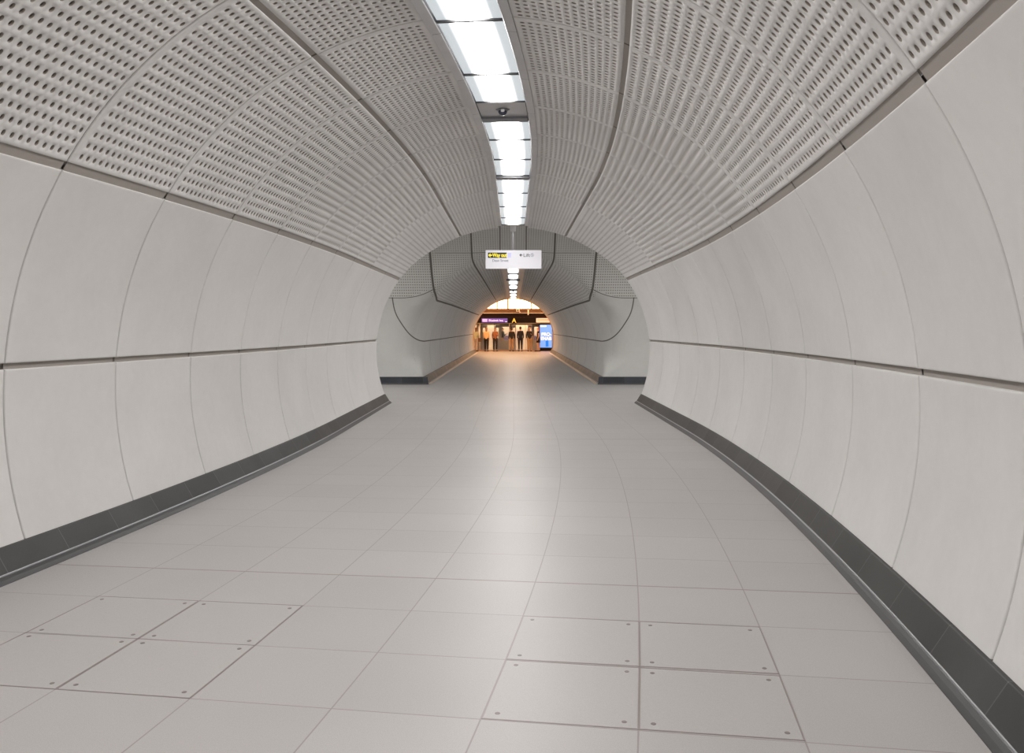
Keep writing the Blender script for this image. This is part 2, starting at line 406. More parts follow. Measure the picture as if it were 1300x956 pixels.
# ------------------------------------------------------------------ smooth union of cross passage and far tunnel
def sdf(p):
    x, y, z = p[..., 0], p[..., 1], p[..., 2]
    f2 = np.hypot(y - YC, z - HC) - RC
    far = np.hypot(x, z - H1) - R1; near = np.hypot(x, z - H0) - R0
    f1 = np.where(y > YC, far, near)
    kf = .10 + .70 * smoothstep(z, .18, .8) - .50 * smoothstep(z, 1.7, 2.6)
    k = np.where(y > YC, kf, .04)
    h = np.maximum(k - np.abs(f1 - f2), 0) / k
    return np.minimum(f1, f2) - h * h * k / 4
def grad(p):
    e = 1e-4; g = np.empty_like(p)
    for i in range(3):
        d = np.zeros(3); d[i] = e; g[..., i] = (sdf(p + d) - sdf(p - d)) / (2 * e)
    return g
def project(p, it=10, iso=0.):
    for _ in range(it):
        g = grad(p); n2 = (g * g).sum(-1, keepdims=True) + 1e-9
        p = p - (sdf(p) - iso)[..., None] * g / n2 * .9
    return p
PHS = math.radians(60.)
def groinA(phi): x = R1 * np.sin(phi); z = H1 + R1 * np.cos(phi); return x, np.arctan2(cross_y(z, True) - YC, z - HC)
def groinB(phi): x = R0 * np.sin(phi); z = H0 + R0 * np.cos(phi); return x, np.arctan2(cross_y(z, False) - YC, z - HC)
def cyl(x, psi): return np.stack(np.broadcast_arrays(x, YC + RC * np.sin(psi), HC + RC * np.cos(psi)), -1)
def junction(name, X, PSI, flip, label=None, proj=True):
    p = cyl(X, PSI); uv = np.stack([X, PSI * RC], -1)
    if proj:
        q = project(p); keep = (PSI > 0)[..., None]; p = np.where(keep, q, p)
    return struct(grid_obj(name, p, M['cross'], None, uv, flip=flip), label)
ph = np.linspace(-PHS, PHS, 121); t = np.linspace(0, 1, 46) ** 1.3
xa, qa = groinA(ph); xb, qb = groinB(ph)
X = xa[None] + (xb - xa)[None] * t[:, None]; Q = qa[None] + (qb - qa)[None] * t[:, None]
junction('ceiling_junction', X, Q, True, 'pierced concrete vault over the junction between the two tunnels')
XMAX = 7.0
for sg, side in ((-1, 'left'), (1, 'right')):
    (x0, q0), (x1, q1) = groinA(PHS), groinB(PHS)
    t = np.linspace(0, 1, 60); v = np.concatenate([np.linspace(0, .25, 18) ** 1., np.linspace(.28, 1, 14)])
    X = sg * ((x0 + (x1 - x0) * t)[:, None] * (1 - v)[None] + XMAX * v[None]); Q = np.broadcast_to((q0 + (q1 - q0) * t)[:, None], X.shape)
    junction(f'ceiling_cross_{side}', X, Q, sg < 0, f'pierced concrete vault of the cross passage on the {side}')
    # far wall of the cross passage
    for far in (True, False):
        fend = math.acos((0 - (H1 if far else H0)) / (R1 if far else R0)) - .0005
        f = np.linspace(PHS, fend, 46); gx, gq = (groinA if far else groinB)(f)
        v = np.concatenate([np.linspace(0, .3, 26), np.linspace(.33, 1, 12)])
        X = sg * (gx[:, None] * (1 - v)[None] + XMAX * v[None]); Q = np.broadcast_to(gq[:, None], X.shape)
        junction(('wall_cross_' if far else 'wall_cross_near_') + side, X, Q, (sg > 0) == far, f'smooth concrete wall of the cross passage {"beside the far tunnel" if far else "beside the near tunnel"} on the {side}')
    n = 40; an = np.linspace(-PI * .62, PI * .62, n); ring = cyl(np.full(n, sg * (XMAX - .01)), an)
    struct(mesh_obj(f'wall_cross_end_{side}', np.concatenate([ring, [[sg * (XMAX - .01), YC, HC]]]), [(i, i + 1, n) for i in range(n - 1)] + [(n - 1, 0, n)], M['far_plain'], smooth=False), f'end of the cross passage on the {side}')
# far tunnel
def far_band(name, f0, f1, m, label, flip=False):
    f = lin(f0, f1, .035)
    yg = cross_y(H1 + R1 * np.cos(f), True)
    t = np.concatenate([np.linspace(0, 1.6, 30), np.linspace(1.8, 1, 1)[:0], np.linspace(2.4, 31, 26)])
    Y = yg[None] + t[:, None] * (YEND - yg)[None] / 31.0
    p = np.stack([np.broadcast_to(R1 * np.sin(f)[None], Y.shape), Y, np.broadcast_to((H1 + R1 * np.cos(f))[None], Y.shape)], -1)
    q = project(p.copy()); p[:34] = q[:34]
    return struct(grid_obj(name, p, m, None, np.stack([np.broadcast_to((f * R1)[None], Y.shape), Y], -1), flip=flip), label)
FS = math.radians(56.)
FE = math.acos((0 - H1) / R1)
far_band('ceiling_far', -FS, FS, M['far_perf'], 'ribbed pierced ceiling of the straight far tunnel')
far_band('wall_far_left', -FE, -FS, M['far_plain'], 'smooth concrete wall on the left of the straight far tunnel')
far_band('wall_far_right', FS, FE, M['far_plain'], 'smooth concrete wall on the right of the straight far tunnel')

# joints in those smooth linings: thin recessed-looking seals laid on the real surface
PXC, PYC, FPX = 651.855, 417.247, 1100.
def cast(px, py):
    d = np.array([(px - PXC) / FPX, 1., -(py - PYC) / FPX]); o = np.array([.009, 0, EYE]); t = 19.3
    for _ in range(400):
        v = -float(sdf((o + d * t)[None])[0])
        if v < 1e-4 or t > YEND - .02: break
        t += v * .8
    return o + d * min(t, YEND - .02)
def ribbon(name, pts, w, parent=None, m=None, lift=.004):
    pts = np.array(pts, float); seg = np.linalg.norm(np.diff(pts, axis=0), axis=1); c = np.concatenate([[0], np.cumsum(seg)])
    # Catmull-like resample
    tt = np.linspace(0, c[-1], max(8, int(c[-1] / .09))); q = np.stack([np.interp(tt, c, pts[:, i]) for i in range(3)], -1)
    for _ in range(3): q[1:-1] = (q[:-2] + 2 * q[1:-1] + q[2:]) / 4
    q = project(q, 8)
    g = grad(q); g /= np.linalg.norm(g, axis=1, keepdims=True)
    tg = np.gradient(q, axis=0); tg /= np.linalg.norm(tg, axis=1, keepdims=True) + 1e-9
    sd = np.cross(tg, g)
    pr = [(-w / 2, 0.004), (-w / 2, -lift), (w / 2, -lift), (w / 2, .004)]
    V = np.stack([q + sd * a + g * b for a, b in pr], 1)
    return grid_obj(name, V, m or M['seal'], parent, smooth=False)
wl = {-1: bpy.data.objects['wall_far_left'], 1: bpy.data.objects['wall_far_right']}
cj = bpy.data.objects['ceiling_junction']
lines = {'mid': ([(602.5, 424.4), (563.7, 429.8), (538.8, 433.2), (531.5, 432.4), (524, 428.5), (516.9, 421.5), (508, 408.3), (502.2, 399), (499.3, 388), (498.1, 377.4)], .030),
         'shoulder': ([(545.9, 322), (547.9, 346), (550.2, 365), (553.8, 381), (572.5, 387), (608, 400)], .055),
         'crown': ([(597.6, 292), (598.8, 321), (599.6, 329.8), (602.5, 336.4), (616.4, 359), (629.6, 381)], .045),
         'lower': ([(497.5, 378.2), (513.9, 378.4), (528.6, 376.6), (543, 371.5), (550, 367.5)], .018),
         'slot': ([(634.8, 289), (634.8, 318), (636, 330)], .028)}
for k, (px, w) in lines.items():
    L = np.array([cast(*q) for q in px])
    if k in ('crown', 'shoulder', 'slot'):           # carry the joint up over the vault to the near tunnel's rim
        xk = L[0, 0]; q0_ = math.atan2(L[0, 1] - YC, L[0, 2] - HC); zb = H0 + math.sqrt(R0 ** 2 - xk ** 2); qb_ = math.atan2(float(cross_y(zb, False)) - YC, zb - HC)
        L = np.concatenate([[cyl(xk, q) for q in np.linspace(qb_ + .03, q0_ - .02, 8)], L[1:]])
    if k == 'lower': L = np.concatenate([[(x, L[0, 1], L[0, 2]) for x in (-XMAX + .05, -6, -5, -4)], L])
    for sg in (-1, 1):
        Q = L.copy(); Q[:, 0] = (L[:, 0]) * -sg if sg == 1 else L[:, 0]
        ribbon('joint_seal', Q, w, wl[sg] if k in ('mid', 'shoulder', 'lower') else cj)
xs = np.linspace(-2.0, 2.0, 20); ribbon('joint_seal', [(x, 22.32, 3.46) for x in xs], .016, cj)
for yy in (26.2, 29.8, 33.4, 37., 40.6, 44.2, 47.8, 51.4):      # ring joints of the far tunnel
    for sg in (-1, 1):
        f = np.linspace(.17, FE - .12, 30)
        ribbon('joint_seal', np.stack([sg * R1 * np.sin(f), np.full_like(f, yy), H1 + R1 * np.cos(f)], -1), .010, wl[sg], M['gap'], .002)

# ------------------------------------------------------------------ floor
def quadgrid(us, ss, fn):
    U, S_ = np.meshgrid(us, ss, indexing='ij'); return fn(U, S_), np.stack([U, S_], -1)
fv, ff, fuv = [], [], []
def addfloor(us, ss, curved):
    U, S_ = np.meshgrid(us, ss, indexing='ij')
    p = P(S_, U, 0 * U) if curved else np.stack([U, S_, 0 * U], -1)
    b = sum(len(q) for q in fv); fv.append(p.reshape(-1, 3)); fuv.append(np.stack([U, S_], -1).reshape(-1, 2))
    ff.append(gridfaces(*U.shape)[:, ::-1] + b)
addfloor(np.linspace(-2.7, 2.7, 13), lin(S0, 17.3, .3), True)
addfloor(np.array([-XMAX, -2.7, 2.7, XMAX]), np.array([17.3, 23.7]), False)
addfloor(np.array([-2.7, 2.7]), np.array([23.7, YEND]), False)
addfloor(np.array([-14, 14]), np.array([YEND, 58.6]), False)
struct(mesh_obj('floor', np.concatenate(fv), np.concatenate(ff).tolist(), M['floor'], uv=np.concatenate(fuv), smooth=False), 'pale grey square tiled floor')

# access panels let into the floor
def hatch(u0, s0, label):                            # u0..u0+.6 , s0-.6..s0
    c = P(s0 - .3, u0 + .3, 0.); th = max(S1 - (s0 - .3), 0) * KAP
    r = empty('floor_access_panel', tuple(c), -th)
    tag(r, label, 'access panel', 'tiled access panels let into the floor')
    MB().box(-.293, .293, -.293, .293, -.01, .0012, 0).build('tile_plate', M['hatch'], r)
    v = []
    for q, zz in ((.2995, -.01), (.2995, .0014), (.2952, .0014), (.2952, -.01)):
        v += [(-q, -q, zz), (q, -q, zz), (q, q, zz), (-q, q, zz)]
    MB().add(v, [(4 * j + i, 4 * j + (i + 1) % 4, 4 * (j + 1) + (i + 1) % 4, 4 * (j + 1) + i) for j in range(3) for i in range(4)]).build('metal_frame', M['hatch_edge'], r)
    for sx in (-1, 1):
        for sy in (-1, 1):
            MB().lathe((sx * .245, sy * .245, 0), [(.0105, -.004), (.0105, .0020), (.0085, .0026), (.004, .0022)], 16).build('screw', M['screw'], r)
M['hatch_edge'] = mat('hatch_edge_metal', (.27, .23, .22), .4, .3)
M['screw'] = mat('dark_screw_head', (.2, .17, .16), .4, .4)
ku = lambda k: .0127 + .6 * (k + 2)
for k, si, lb in ((-5, 4.585, 'left panel in the rear row of the floor hatch group near the left wall'),
                  (-4, 4.585, 'right panel in the rear row of the floor hatch group near the left wall'),
                  (-5, 3.985, 'left panel in the front row of the floor hatch group near the left wall'),
                  (-4, 3.985, 'right panel in the front row of the floor hatch group near the left wall'),
                  (-1, 4.585, 'left panel in the rear row of the floor hatch group right of centre'),
                  (0, 4.585, 'right panel in the rear row of the floor hatch group right of centre'),
                  (-1, 3.985, 'left panel in the front row of the floor hatch group right of centre'),
                  (0, 3.985, 'right panel in the front row of the floor hatch group right of centre')):
    hatch(ku(k), si, lb)

# ------------------------------------------------------------------ skirtings
def skirting(name, rail_fn, n_s, prof_face, prof_metal, prof_foot, m, label):
    """rail_fn(u, z) -> (n,3) points along the run; profiles are lists of (u,z)"""
    def run(nm, prof, mm, parent):
        cols = [rail_fn(u, z) for u, z in prof]; pts = np.stack(cols, 1); arc = n_s
        uv = np.stack([np.broadcast_to(np.linspace(0, 1, len(prof))[None], pts.shape[:2]), np.broadcast_to(arc[:, None], pts.shape[:2])], -1)
        o = grid_obj(nm, pts, mm, parent, uv, smooth=False)
        k = len(prof); o2 = o.data
        return o
    f = run(name, prof_face, m, None); struct(f, label)
    run('metal_edge', prof_metal, M['skirt_metal'], f); run('foot_strip', prof_foot, M['foot_warm_glint'] if 'baseboard_far' in name else M['plinth'], f)
    return f
ss = lin(S0, 17.52, .3)
for sg, side in ((-1, 'left'), (1, 'right')):
    skirting(f'baseboard_{side}', lambda u, z, sg=sg: P(ss, sg * u, np.full_like(ss, z)), ss,
             [(2.70, .178), (2.585, .178), (2.580, .174), (2.500, .046)], [(2.500, .046), (2.496, .042), (2.490, .041), (2.489, .038)],
             [(2.489, .038), (2.470, .024), (2.452, .004), (2.450, 0.)], M['skirt'], f'dark grey tiled skirting along the {side} wall of the curving passage')
    # cap where it stops at the junction
    q = [tuple(P(17.52, sg * u, z)) for u, z in ((2.70, .178), (2.585, .178), (2.50, .046), (2.489, .038), (2.450, 0), (2.70, 0))]
    mesh_obj('end_cap', q, [tuple(range(6))], M['skirt'], bpy.data.objects[f'baseboard_{side}'], smooth=False)
    # far tunnel skirting
    ys = lin(23.30, YEND, 1.5)
    def rf(u, z, sg=sg): return np.stack([np.full_like(ys, sg * u), np.where(np.arange(len(ys)) == 0, 23.30 + max(0, u - 2.27), ys), np.full_like(ys, z)], -1)
    skirting(f'baseboard_far_{side}', rf, ys, [(2.50, .2), (2.375, .2), (2.37, .195), (2.285, .05)], [(2.285, .05), (2.275, .046), (2.27, .03)],
             [(2.27, .03), (2.268, .012), (2.22, .010), (2.215, 0.)], M['skirt_warm_reflect'], f'skirting with warm reflected light painted in as brown along the {side} wall of the far tunnel')
    xs = np.array([2.27, 2.6, 3.0, 4.0, 5.0, XMAX - .02])
    def rc(u, z, sg=sg): 
        a = xs.copy(); a[0] = 2.27 + max(0, u - 2.27); return np.stack([sg * a, np.full_like(a, 23.30 + (u - 2.27)), np.full_like(a, z)], -1)
    skirting(f'baseboard_cross_{side}', rc, xs, [(2.50, .2), (2.31, .2), (2.305, .195), (2.285, .03)], [(2.285, .03), (2.283, .028), (2.28, .026)],
             [(2.28, .026), (2.27, 0.)], M['skirt_far'], f'blue-black skirting along the cross passage wall on the {side}')

# ------------------------------------------------------------------ ceiling light spine
ZP = H0 + math.sqrt(R0 ** 2 - .335 ** 2)             # height of the crown at the slot edge
def spine_strip(name, prof, m, parent, ss, path=True, uvu=None):
    f = (lambda u, z: P(ss, u, np.full_like(ss, z))) if path else (lambda u, z: np.stack([np.full_like(ss, u), ss, np.full_like(ss, z)], -1))
    pts = np.stack([f(u, z) for u, z in prof], 1)
    uv = np.stack([np.broadcast_to(np.array([u for u, z in prof])[None], pts.shape[:2]), np.broadcast_to(ss[:, None], pts.shape[:2])], -1)
    return grid_obj(name, pts, m, parent, uv, smooth=False)
SPE = 19.32; LZ = 3.822
seg_near = [(-8.9, -7.6), (-7.6, -6.3), (-6.3, -5.0), (-5.0, -3.7), (-3.7, -2.6), (-2.6, -1.3), (-1.3, 0), (0, 1.3), (1.3, 2.6), (2.6, 3.9), (3.9, 5.2), (5.2, 6.5), (6.5, 7.88), (7.88, 8.85), (9.62, 10.62), (10.62, 11.86), (11.86, 13.1), (13.36, 14.8), (14.8, 16.45), (16.45, 18.1), (18.1, 19.28)]
trim = []
for i, sg in enumerate((-1, 1)):
    tr = None
    for k in range(-7, 15):
        a = 1.27 * k + .35; b = min(a + 1.27, SPE)
        ss_ = lin(a + .004, b - .004, .5)
        pr = [(sg * .335, ZP + .03), (sg * .335, ZP - .004), (sg * .262, ZP + .004), (sg * .256, ZP + .010)]
        o = spine_strip('trim_' + str(i + 1) if tr is None else 'edge_plate', pr, M['steel'], tr, ss_)
        first = tr is None
        if tr is None: tr = struct(o, f'grey steel edging plates on the {"left" if sg < 0 else "right"} of the ceiling light strip')
    spine_strip('inner_lip', [(sg * .256, ZP + .010), (sg * .256, 3.9)], M['plinth'], tr, lin(S0, SPE, .5))
top = spine_strip('trim_3', [(-.34, 3.905), (.34, 3.905)], M['steel_dark'], None, lin(S0, SPE, .5)); struct(top, 'steel tray carrying the ceiling lights')
def near_light(a, b, label, vis=True):
    c = P((a + b) / 2, 0, LZ); r = empty('ceiling_light', tuple(c)); tag(r, label, 'ceiling light', 'ceiling lights of the curving passage')
    inv = Matrix.Translation(-Vector(c))
    s_ = lin(a + .014, b - .014, .35)
    d = spine_strip('diffuser', [(u, LZ) for u in np.linspace(-.25, .25, 21)], M['lens'], r, s_)
    fr = []
    for e in (a + .006, b - .006):
        q = []; fr_ = MB()
        for z in (LZ - .016, LZ + .05):
            for u, dd in ((-.254, -.007), (.254, -.007), (.254, .007), (-.254, .007)): q.append(tuple(P(e + dd, u, z)))
        fr_.add(q, [(0, 1, 2, 3), (7, 6, 5, 4), (0, 4, 5, 1), (1, 5, 6, 2), (2, 6, 7, 3), (3, 7, 4, 0)])
        fr.append(fr_.build('end_bar', M['bar'], r))
    for o in [d] + fr: o.data.transform(inv)
names_near = {5.2: 'topmost ceiling light cut by the upper edge of the picture', 6.5: 'long ceiling light second from the upper edge of the picture', 7.88: 'ceiling light just above the plate with the round camera',
              9.62: 'ceiling light just below the plate with the round camera', 10.62: 'ceiling light second below the camera plate', 11.86: 'ceiling light directly before the plain dark crossbar',
              13.36: 'ceiling light directly after the plain dark crossbar', 14.8: 'ceiling light second after the dark crossbar', 16.45: 'ceiling light third after the dark crossbar', 18.1: 'last short ceiling light above the hanging sign'}
for a, b in seg_near:
    near_light(a, b, names_near.get(a, f'ceiling light behind the viewpoint, {round(abs(a))} metres along the strip'))
# camera plate, crossbars
def near_box(mb, a, b, u0, u1, z0, z1):
    q = [tuple(P(s, u, z)) for z in (z0, z1) for s in (a, b) for u in (u0, u1)]
    mb.add(q, [(0, 2, 3, 1), (4, 5, 7, 6), (0, 1, 5, 4), (2, 6, 7, 3), (0, 4, 6, 2), (1, 3, 7, 5)]); return mb
o = near_box(MB(), 8.86, 9.44, -.25, .25, LZ - .01, LZ + .05).build('mounting_plate', M['steel']); tag(o, 'flat grey steel plate with a camera in the light strip', 'plate')
for a, b, lb in ((9.44, 9.60, 'thick grey crossbar directly below the camera plate'), (13.12, 13.34, 'plain dark grey crossbar between two ceiling lights further along')):
    o = near_box(MB(), a, b, -.25, .25, LZ - .035, LZ + .05).build('crossbar', M['steel_dark']); tag(o, lb, 'crossbar', 'crossbars in the light strip')
c = P(9.13, .0, LZ - .01)
r = empty('security_camera', tuple(c)); tag(r, 'round dark dome camera on the grey plate in the light strip', 'security camera')
MB().lathe((0, 0, 0), [(.062, 0), (.062, -.012), (.05, -.02)], 24).build('mounting_ring', M['steel_dark'], r, True)
MB().lathe((0, 0, -.018), [(.048, 0), (.046, -.015), (.036, -.034), (.018, -.045), (.004, -.048)], 24).build('dome', mat('smoked_dome', (.03, .035, .06), .08), r, True)
MB().lathe((0, -.05, -.012), [(.02, 0), (.02, -.02), (.014, -.026)], 16).build('sensor', M['white'], r, True)
for sx in (-1, 1): MB().box(sx * .06 - .012, sx * .06 + .012, -.012, .012, -.008, 0, .002).build('bracket', M['steel_dark'], r)
# closing plate at the end of the near strip
o = MB().box(-.25, .25, SPE, SPE + .03, 3.80, 3.9).build('end_plate', mat('beige_end_plate', (.55, .48, .42), .5)); tag(o, 'beige plate closing the light strip above the hanging sign', 'plate')
# junction slot cover between the two strips (plain cover plate following the vault)
ps = np.linspace(math.asin((SPE + .05 - YC) / RC), .62, 24)
pts = np.stack([cyl(np.full_like(ps, u), ps) * np.array([1, 1, 1]) - np.stack([0 * ps, .006 * np.sin(ps), .006 * np.cos(ps)], -1) for u in (-.31, .31)], 1)

# far strip
ZF = 3.335
far_tr = spine_strip('trim_4', [(-.36, ZF + .02), (-.36, ZF - .01), (-.18, ZF - .012), (-.18, ZF + .01)], M['steel'], None, lin(22.5, 53.8, 3), False); struct(far_tr, 'steel edging on the left of the far tunnel light strip')
o = spine_strip('trim_5', [(.36, ZF + .02), (.36, ZF - .01), (.18, ZF - .012), (.18, ZF + .01)], M['steel'], None, lin(22.5, 53.8, 3), False); struct(o, 'steel edging on the right of the far tunnel light strip')
far_seg = [(22.6, 25.4), (25.4, 28.6), (28.6, 31.9), (32.2, 35.9), (36.0, 39.8), (40.9, 44.5), (44.8, 49.0), (49.0, 53.7)]
far_lab = ['first', 'second', 'third', 'fourth', 'fifth', 'sixth', 'seventh', 'last']
for (a, b), lb in zip(far_seg, far_lab):
    r = empty('ceiling_light', (0, (a + b) / 2, ZF)); tag(r, f'small distant ceiling light in the far tunnel, {lb} one counted from the hanging sign', 'ceiling light', 'ceiling lights of the far tunnel')
    h = (b - a) / 2
    d = spine_strip('diffuser', [(u, 0) for u in np.linspace(-.175, .175, 13)], M['lens_far'], r, lin(-h + .03, h - .03, 1.), False)
    MB().box(-.18, .18, -h, -h + .10, -.05, .02).build('end_bar', M['bar'], r); MB().box(-.18, .18, h - .10, h, -.05, .02).build('end_bar', M['bar'], r)
o = MB().box(-.25, .25, 39.85, 40.85, ZF - .01, ZF + .02).build('mounting_plate', M['steel']); tag(o, 'grey plate with a small camera in the far tunnel light strip', 'plate')
o = MB().box(-.25, .25, 31.92, 32.18, ZF - .07, ZF + .02).build('crossbar', M['steel_dark']); tag(o, 'dark crossbar in the far tunnel light strip below the hanging sign', 'crossbar')
r = empty('security_camera', (0, 40.3, ZF - .01)); tag(r, 'tiny dark dome camera on the far tunnel light strip', 'security camera')
MB().lathe((0, 0, 0), [(.1, 0), (.1, -.02), (.085, -.03)], 20).build('mounting_ring', M['steel_dark'], r, True)
MB().lathe((0, 0, -.028), [(.08, 0), (.075, -.03), (.055, -.06), (.02, -.078)], 20).build('dome', M['black'], r, True)
# unseen lamps added in the cross passage arms to brighten the junction
for sg, side in ((-1, 'left'), (1, 'right')):
    r = empty('ceiling_light', (sg * 4.9, YC, 4.0)); tag(r, f'unseen lamp added in the {side} arm of the cross passage', 'ceiling light')
    d = spine_strip('diffuser', [(u, 0) for u in np.linspace(-.25, .25, 13)], M['lens_added_arm'], r, lin(-1.7, 1.7, .8), False); d.rotation_euler = (0, 0, PI / 2)
    MB().box(-1.72, 1.72, -.26, .26, .004, .03).build('frame', M['steel_dark'], r)  # frame of the added, unseen lamp

# ------------------------------------------------------------------ hanging sign
SY = 20.0
sz = lambda y: EYE + (PYC - y) * SY / FPX
sx = lambda x: .009 + (x - PXC) * SY / FPX
r = empty('hanging_sign', (0, SY, sz(341.2))); tag(r, 'white rectangular wayfinding sign hanging on a pole above the junction', 'sign')
x0, x1, zt = sx(616.5), sx(687.3), sz(317.8) - sz(341.2)
M['signwhite'] = mat('sign_face', (.70, .69, .73), .5, emit=(.93, .92, 1.), estr=.14)
MB().box(x0, x1, -.03, .03, 0, zt, .006).build('sign_panel', M['signwhite'], r)
MB().tube((0, 0, zt), (0, 0, 4.045 - r.location.z), .035, 16).build('pole', M['steel'], r, True)
MB().lathe((0, 0, sz(294) - r.location.z), [(.05, 0), (.065, .02), (.075, .12), (.075, 4.05 - sz(294))], 20).build('ceiling_rose', M['white'], r, True)
lx = lambda x: sx(x); lz = lambda y: sz(y) - r.location.z
M['ink'] = mat('sign_black', (.012, .01, .01), .4); M['yellow'] = mat('sign_yellow', (.95, .78, .02), .4, emit=(1., .82, .02), estr=.35)
M['lilac'] = mat('sign_lilac', (.5, .5, .85), .4, emit=(.5, .5, .9), estr=.2); M['greytext'] = mat('sign_grey', (.09, .08, .14), .5)
MB().box(lx(619.5), lx(643.2), -.034, -.030, lz(327.6), lz(320.8)).build('black_band', M['ink'], r)
MB().box(lx(644.6), lx(648.8), -.034, -.030, lz(327.2), lz(321.2), 0).build('icon_box', M['lilac'], r)
def arrow(cx, cz, h, m):
    pts = [(-h, 0), (-.05 * h, h), (.4 * h, h), (-.2 * h, .32 * h), (h, .32 * h), (h, -.32 * h), (-.2 * h, -.32 * h), (.4 * h, -h), (-.05 * h, -h)]
    MB().poly([(cx + a, cz + b) for a, b in pts], -.037, -.033).build('arrow', m, r)
arrow(lx(622.4), lz(324.2), .042, M['yellow']); arrow(lx(661.2), lz(324.0), .034, M['ink'])
text_obj('lettering', 'Way out', .125, M['yellow'], r, (lx(625.2), -.036, lz(326.3)), offset=.003, sx=.74)
text_obj('lettering', 'Dean Street', .080, M['greytext'], r, (lx(625.0), -.033, lz(332.4)), sx=.95)
text_obj('lettering', 'Lift', .11, M['ink'], r, (lx(664.2), -.033, lz(326.2)), sx=1.1)
wi = MB().lathe((lx(675.6), -.0345, lz(324)), [(.040, -.003), (.040, .003)], 24, 'y').build('wheelchair_icon', mat('icon_blue_grey', (.32, .33, .42), .5), r)
MB().lathe((lx(675.6), -.0385, lz(324)), [(.032, -.001), (.032, .001)], 24, 'y').build('icon_field', M['signwhite'], wi)
k = MB().tube((lx(675.4), -.0405, lz(322.7)), (lx(675.4), -.0405, lz(324.6)), .0045, 8).tube((lx(675.4), -.0405, lz(324.4)), (lx(676.3), -.0405, lz(324.9)), .0045, 8).lathe((lx(675.4), -.0405, lz(322.4)), [(.007, -.001), (.007, .001)], 12, 'y')
k.build('icon_figure', M['ink'], wi)

# ------------------------------------------------------------------ platform
YS = 58.0
pz = lambda y: EYE + (PYC - y) * YS / FPX
pxx = lambda x: .009 + (x - PXC) * YS / FPX
M['warmwall'] = mat('platform_wall', (.55, .42, .32), .7)
M['brown'] = mat('brown_beam', (.13, .08, .055), .5, noise=.15, nscale=2)
M['dark'] = mat('dark_fascia', (.008, .005, .004), .6, spec=.2)
M['post'] = mat('pale_door_post', (.75, .70, .66), .35)
M['portal_glow'] = mat('portal_trim_warm_light', (.72, .50, .34), .35, .3)  # orange light on the tunnel rim put into the trim's colour
WARM = (1., .55, .25)
# portal: an annular wall around the tunnel mouth facing the platform
n = 72; fa = np.linspace(-FE, FE, n); inn = np.stack([R1 * np.sin(fa), np.full(n, YEND), H1 + R1 * np.cos(fa)], -1)
out = np.stack([np.clip(9 * np.sin(fa), -14, 14), np.full(n, YEND), np.clip(H1 + 9 * np.cos(fa), 0, 5.2)], -1)
struct(grid_obj('wall_platform', np.stack([inn, out], 1), M['warmwall'], flip=False, smooth=False), 'platform wall around the tunnel mouth')
rg = np.stack([np.stack([(R1 + a) * np.sin(fa), np.full(n, YEND + b), H1 + (R1 + a) * np.cos(fa)], -1) for a, b in ((0, -.35), (-.03, -.35), (-.03, .06), (.14, .06), (.14, 0))], 1)
struct(grid_obj('trim_6', rg, M['portal_glow'], smooth=False), 'added lining of the tunnel mouth with warm light in its colour')
struct(MB().box(-14, 14, YEND, 62, 5.0, 5.05).build('ceiling_platform', M['warmwall']), 'ceiling of the platform hall')
for sg, side in ((-1, 'left'), (1, 'right')):
    struct(MB().box(sg * 14 - .02, sg * 14 + .02, YEND, 62, -1, 5.05).build(f'wall_platform_{side}', M['warmwall']), f'{side} end of the platform hall')
# uplit vault above the doors; the light falling on it is given as emission
M['vault'] = mat('uplit_vault_glow', (.9, .8, .7), .5, emit=(1., .56, .25), estr=11)
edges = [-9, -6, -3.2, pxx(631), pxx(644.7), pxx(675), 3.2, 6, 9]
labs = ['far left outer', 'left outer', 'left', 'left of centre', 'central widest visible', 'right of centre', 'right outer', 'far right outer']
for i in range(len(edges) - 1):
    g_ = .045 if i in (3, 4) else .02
    o = MB().box(edges[i] + g_, edges[i + 1] - g_, 59.1, 59.14, pz(391.5), 4.6, .01).build('vault_glow_panel', M['vault'])
    tag(o, f'{labs[i]} uplit vault panel above the platform doors, its lighting given as warm glow', 'light panel', 'uplit vault panels above the platform doors')
o = MB()
for i, e in enumerate(edges): hw_ = .055 if i == 4 else .028; o.box(e - hw_, e + hw_, 59.0, 59.08, pz(391.5), 4.6)
o = o.build('wall_platform_rear', M['brown']); struct(o, 'thin brown uprights between the uplit vault panels')
for k, x in enumerate((-5.5, -1.9, 1.9, 5.5)):
    r = empty('pendant_lamp', (x, 55.6, 4.2)); tag(r, f'warm linear platform lamp out of sight above the tunnel mouth, {("outer left", "inner left", "inner right", "outer right")[k]}', 'lamp')
    MB().box(-1.2, 1.2, -.12, .12, 0, .03, .005).build('diffuser', M.setdefault('warmlamp', mat('warm_lamp', (.9, .8, .7), .5, emit=WARM, estr=42)), r)
    MB().box(-1.22, 1.22, -.13, .13, .03, .09, .005).tube((-.8, 0, .08), (-.8, 0, .8), .01).tube((.8, 0, .08), (.8, 0, .8), .01).build('housing', M['steel_dark'], r)
